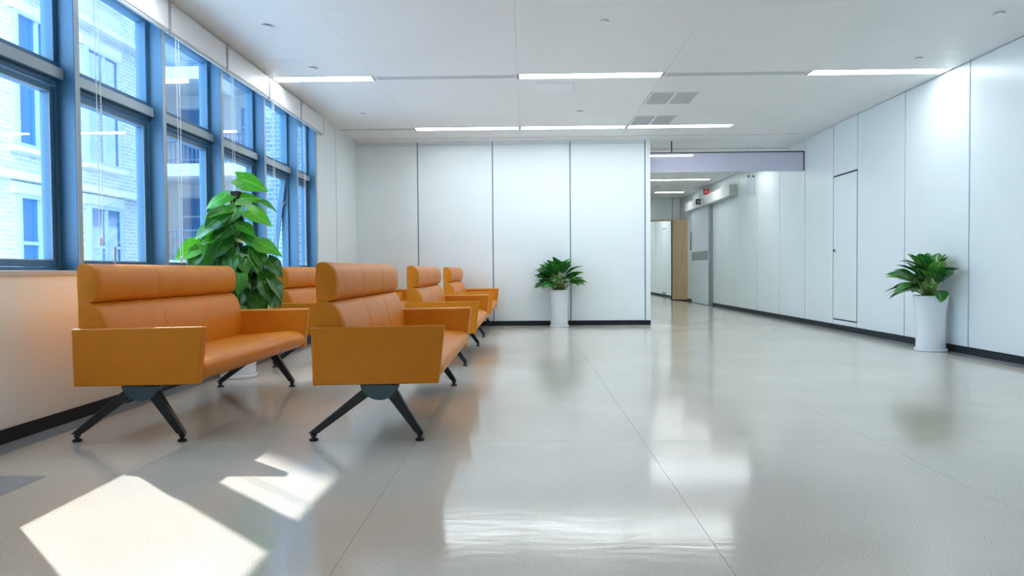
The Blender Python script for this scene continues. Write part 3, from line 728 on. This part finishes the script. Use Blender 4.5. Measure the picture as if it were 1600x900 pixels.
    # pull tab on rear of the side
    bx(-0.005, -0.001, -HW+0.012, -HW+0.03, 0.455, 0.485).build('tag', 'seam', t)
    return t
sofa = make_sofa()
P = 2.835
spots = [(-2.355, 4.485, 'tan leather sofa nearest the camera on the window side'),
         (-1.108, 4.490, 'tan leather sofa nearest the camera in the row away from the windows'),
         (-2.330, 4.485+P, 'tan leather sofa just past the climbing plant by the windows'),
         (-1.118, 4.490+P, 'middle tan sofa of the row away from the windows'),
         (-2.330, 4.485+2*P, 'tan sofa by the window corner, nearly hidden behind the others'),
         (-1.118, 4.490+2*P, 'tan leather sofa nearest the back wall in the row away from the windows')]
for i, (x, y, lab) in enumerate(spots):
    o = sofa if i == 0 else copy_tree(sofa)
    o.location = (x, y, 0); tag(o, lab, 'sofa', 'tan leather sofas in two columns')

# ------------------------------------------------------------------ plants
def leaf_mesh(name, m, outline, fold=0.12, droop=0.25, wave=0.02, nseg=8):
    """outline(t)->half width (unit length). grid of 4 columns"""
    v = []; f = []
    colsn = (-1, -0.5, 0, 0.5, 1)
    for i in range(nseg+1):
        t = i/nseg; w = outline(t)
        for k, c in enumerate(colsn):
            x = c*w; yy = t; 
            if hasattr(outline, 'back') and i == 0: yy = -outline.back*abs(c)
            z = -droop*t*t + fold*abs(c)*w*2 + wave*math.sin(t*9+c*2)*abs(c)
            v.append((x, yy, z))
    for i in range(nseg):
        for k in range(4):
            a = i*5+k; f.append((a, a+1, a+6, a+5))
    mb = MB().raw(v, f); me = mb.mesh(name, m, True)
    return me
class O:
    def __init__(s, fn, back=0.0): s.fn = fn; s.back = back
    def __call__(s, t): return s.fn(t)
HT = [(0, 0.30), (0.08, 0.40), (0.2, 0.455), (0.35, 0.455), (0.5, 0.40), (0.65, 0.31), (0.8, 0.19), (0.92, 0.075), (1.0, 0.006)]
def hw(t):
    for (a, b), (c, d) in zip(HT, HT[1:]):
        if t <= c: return b+(d-b)*(t-a)/(c-a)
    return 0.006
heart = O(hw, 0.17)
lance = O(lambda t: 0.25*(max(0.0, math.sin(math.pi*(t*0.96+0.03)**0.92)))**0.62*(1-0.12*t)*(1 if t < 0.999 else 0.05)+0.003)
LP = [leaf_mesh('leaf', M['leafA'], heart, 0.10, 0.22), leaf_mesh('leaf', M['leafA'], heart, -0.06, 0.35, 0.03), leaf_mesh('leaf', M['leafA'], heart, 0.18, 0.12, 0.015)]
LY = [leaf_mesh('leaf', M['leafB'], heart, 0.10, 0.18), leaf_mesh('leaf', M['leafB'], heart, -0.05, 0.3)]
LC = [leaf_mesh('leaf', M['leafC'], lance, 0.25, 0.30), leaf_mesh('leaf', M['leafC'], lance, 0.18, 0.45, 0.012), leaf_mesh('leaf', M['leafC'], lance, 0.3, 0.15)]
LD = [leaf_mesh('leaf', M['leafD'], lance, 0.25, 0.25)]
def put_leaf(me, parent, base, d, n, s, wide=1.0):
    d = Vector(d).normalized(); n = Vector(n); n = (n-d*n.dot(d)).normalized(); xax = d.cross(n)
    o = bpy.data.objects.new('leaf', me); COL.objects.link(o); o.parent = parent
    o.matrix_local = Matrix(((xax.x*s*wide, d.x*s, n.x*s, base[0]), (xax.y*s*wide, d.y*s, n.y*s, base[1]), (xax.z*s*wide, d.z*s, n.z*s, base[2]), (0,0,0,1)))
    return o
def pot(parent, r_top, r_mid, r_base, h, saucer):
    prof = [(r_base*0.98, saucer), (r_base, saucer+0.01), (r_base*0.985, h*0.25), (r_mid, h*0.5), (r_mid*1.06, h*0.72), (r_top*0.97, h*0.92), (r_top, h-0.006), (r_top-0.004, h), (r_top-0.018, h), (r_top-0.02, h-0.04)]
    p = MB().lathe(prof, 48).build('pot', 'pot', parent, smooth=True)
    MB().lathe([(r_base*1.06, 0.0), (r_base*1.12, 0.006), (r_base*1.12, saucer-0.004), (r_base*1.06, saucer)], 48).build('saucer', 'pot', parent, bevel=0.002)
    s = MB(); s.lathe([(r_top-0.021, h-0.06), (r_top-0.021, h-0.022), ((r_top-0.02)*0.5, h-0.008), (0.01, h-0.004)], 32)
    s.build('soil', 'soil', parent, smooth=True)
def bark(parent, r, h, seed):
    rr = random.Random(seed)
    me = MB().box(-0.018, 0.018, -0.008, 0.008, -0.006, 0.006).mesh('bark_chip', 'soil')
    for k in range(18):
        q = rr.uniform(0, 6.28); d = r*math.sqrt(rr.random())
        o = link_mesh('bark_chip', me, parent, (d*math.cos(q), d*math.sin(q), h)); o.rotation_euler = (rr.uniform(-.5, .5), rr.uniform(-.5, .5), rr.uniform(0, 6))
def evergreen(loc, label, rt, rm, rb, h, spread, tall, seed, rot):
    rr = random.Random(seed)
    t = empty('potted_evergreen', loc, rot); tag(t, label, 'potted plant', 'leafy plants in tall white pots')
    pot(t, rt, rm, rb, h, 0.03); bark(t, rt*0.7, h, seed)
    N = 58
    cr, sr = math.cos(rot), math.sin(rot)
    for k in range(N):
        f = k/(N-1); q = k*2.39996+rr.uniform(-.3, .3)
        el = math.radians(72-70*f**0.8+rr.uniform(-12, 12))
        L_ = (0.20+0.08*rr.random())*(0.9 if f < 0.15 else 1.0)
        pet = (0.10+0.17*(1-f)**0.8+0.04*rr.random())*tall
        e2 = math.radians(84-52*f+rr.uniform(-7, 7))
        for tries in range(24):
            hd = Vector((math.cos(q), math.sin(q), 0))
            base = hd*(0.02+0.05*f)+Vector((0, 0, h-0.012))
            tip = base+hd*math.cos(e2)*pet*spread+Vector((0, 0, math.sin(e2)*pet))
            d = (hd*math.cos(el)*spread+Vector((0, 0, math.sin(el)))).normalized()
            end = tip+d*L_*1.08; side = Vector((-hd.y, hd.x, 0))*L_*0.3
            wx = [loc[0]+cr*p.x-sr*p.y for p in (end, tip+d*L_*0.5+side, tip+d*L_*0.5-side)]
            wy = [loc[1]+sr*p.x+cr*p.y for p in (end, tip+d*L_*0.5+side, tip+d*L_*0.5-side)]
            if max(wx) < XR-0.055 and max(wy) < YB-0.055: break
            q += 0.21; pet *= 0.985; el = min(1.35, el+0.03)
        else: continue
        mid = (base+tip)/2+hd*(-0.015)
        n = Vector((0, 0, 1))*math.cos(el)-hd*math.sin(el)
        n += Vector((rr.uniform(-.4, .4), rr.uniform(-.4, .4), rr.uniform(-.1, .1)))
        me = LD[0] if rr.random() < 0.14 else rr.choice(LC)
        put_leaf(me, t, tip, d, n, L_, 1.25)
        MB().tube([base, mid, tip+d*0.01], [0.006, 0.005, 0.0035], 6).build('leaf_stalk', 'stempale', t, smooth=True)
evergreen((4.268, 7.49, 0), 'leafy evergreen in a tall white pot against the right wall', 0.168, 0.140, 0.140, 0.585, 1.0, 0.95, 3, 0.6)
evergreen((0.515, 10.95, 0), 'leafy evergreen in a tall white pot against the back wall', 0.155, 0.132, 0.135, 0.575, 0.86, 1.12, 12, 2.0)

def pothos():
    X0, Y0 = -2.425, 5.86
    t = empty('climbing_pothos', (X0, Y0, 0)); tag(t, 'tall climbing plant on a dark pole in a white pot by the windows', 'potted plant')
    pot(t, 0.17, 0.15, 0.135, 0.34, 0.03)
    bx(-0.037, 0.037, -0.037, 0.037, 0.30, 1.56).build('moss_pole', 'pole', t, bevel=0.006)
    rr = random.Random(21)
    R_ = Vector((0.927, 0.375, 0)); C_ = Vector((0.375, -0.927, 0)); U_ = Vector((0, 0, 1))   # right, towards room, up as seen from the room
    def w(px, py, dep=0.0):            # picture-plane offsets in metres from the pole axis
        return R_*px + U_*py + C_*dep
    # (centre right, height, depth, direction right/up/forward, length, kind, facing)
    S = 0.00148
    def zc(zx, zy): return ((zx-345)*S, 1.56-(zy-170)*S)
    lead = [(435,115,(1.0,-0.28,0.15),0.30,'y',(0,0.55,1)), (245,218,(-1,-0.45,0.2),0.25,'y',(0,0.8,0.7)), (408,205,(1,0.22,0.1),0.22,'y',(0,0.6,1)),
            (500,252,(1,-0.32,0.2),0.20,'a',(0,1,0.35)), (240,296,(-1,-0.25,0.25),0.24,'y',(0,0.8,0.5)), (465,318,(1,-0.5,0.3),0.27,'y',(0.1,0.6,0.9)),
            (330,305,(-0.4,-0.8,0.5),0.18,'a',(0,0.7,1)), (190,392,(-1,-0.5,0.3),0.22,'a',(0,1,0.5)), (275,405,(-0.7,-0.5,0.6),0.22,'a',(0,0.8,0.8)),
            (405,392,(0.9,-0.6,0.4),0.19,'y',(0.2,0.6,0.8)), (250,485,(-0.5,-0.85,0.4),0.25,'a',(0,0.5,1)), (510,475,(1,-0.35,0.3),0.29,'y',(0.1,0.7,0.7)),
            (95,510,(-1,-0.62,0.3),0.27,'y',(0,0.5,1)), (380,612,(0.05,-1,0.25),0.22,'a',(0,0.25,1)), (510,685,(0.55,-1,0.3),0.21,'a',(0.5,0.3,1)),
            (185,540,(-0.5,-1,0.3),0.21,'a',(-0.3,0.5,0.9)), (245,565,(-0.2,-1,0.3),0.20,'a',(-0.2,0.4,1)), (130,545,(-0.6,-1,0.1),0.18,'a',(-0.3,0.3,1)),
            (205,440,(-0.8,-0.3,0.5),0.20,'y',(0,0.5,1)), (395,450,(0.6,-0.4,0.7),0.20,'a',(0,0.8,0.8)), (430,505,(0.6,-0.5,0.6),0.20,'a',(0.1,0.6,0.9)),
            (545,600,(0.8,-0.8,0.2),0.20,'a',(0.4,0.5,0.8)), (340,350,(0.3,-0.9,0.6),0.18,'a',(0,0.5,1)), (235,335,(-0.8,-0.6,0.3),0.21,'a',(0,0.6,0.8)),
            (430,735,(0.3,-0.8,0.5),0.19,'a',(0.2,0.6,0.9)), (540,770,(0.6,-1,0.2),0.20,'a',(0.4,0.3,0.9)), (345,770,(-0.1,-1,0.4),0.20,'a',(0,0.4,1)), (450,800,(0.2,-1,0.4),0.2,'a',(0.2,0.4,1))]
    def add(cx_, cz_, dep, dd, L_, kind, fc, mesh=None):
        d = (R_*dd[0]+U_*dd[1]+C_*dd[2]).normalized()
        n = R_*fc[0]+U_*fc[1]+C_*fc[2]
        ctr = w(cx_, cz_, dep); base = ctr-d*L_*0.42
        me = mesh or (rr.choice(LY) if kind == 'y' else rr.choice(LP))
        put_leaf(me, t, base, d, n, L_*(0.86 if kind == 'y' else 0.95), 0.80 if kind == 'y' else 0.92)
        root = Vector((0, 0, min(1.52, max(0.36, base.z-0.10-0.5*abs(cx_)))))+(C_*0.038)*(1 if dep > -0.03 else -1)
        mid = (root+base)/2+U_*0.03
        MB().tube([root, mid, base, base+d*L_*0.1], [0.0055, 0.005, 0.004, 0.003], 6).build('leaf_stalk', 'stem', t, smooth=True)
    for (zx, zy, dd, L_, kind, fc) in lead:
        a, b = zc(zx, zy); add(a, b, 0.09+0.05*rr.random()-(0.08 if zy < 260 else 0), dd, L_, kind, fc)
    # fuller, darker growth round the lower pole
    for k in range(50):
        h_ = rr.uniform(0.50, 1.02); q = rr.uniform(0, 2*math.pi)
        sp_ = 0.10+0.20*min(1, (1.2-h_)/0.5)*rr.random()
        rx = math.cos(q)*sp_*1.15+0.05; dp = math.sin(q)*sp_
        dd = (math.cos(q)*0.7+rr.uniform(-.2, .2), -0.85+rr.uniform(-.3, .3), math.sin(q)*0.6)
        add(rx, h_, dp, dd, rr.uniform(0.17, 0.23), 'a', (math.cos(q)*0.7, 0.5, max(-0.2, math.sin(q))))
pothos()
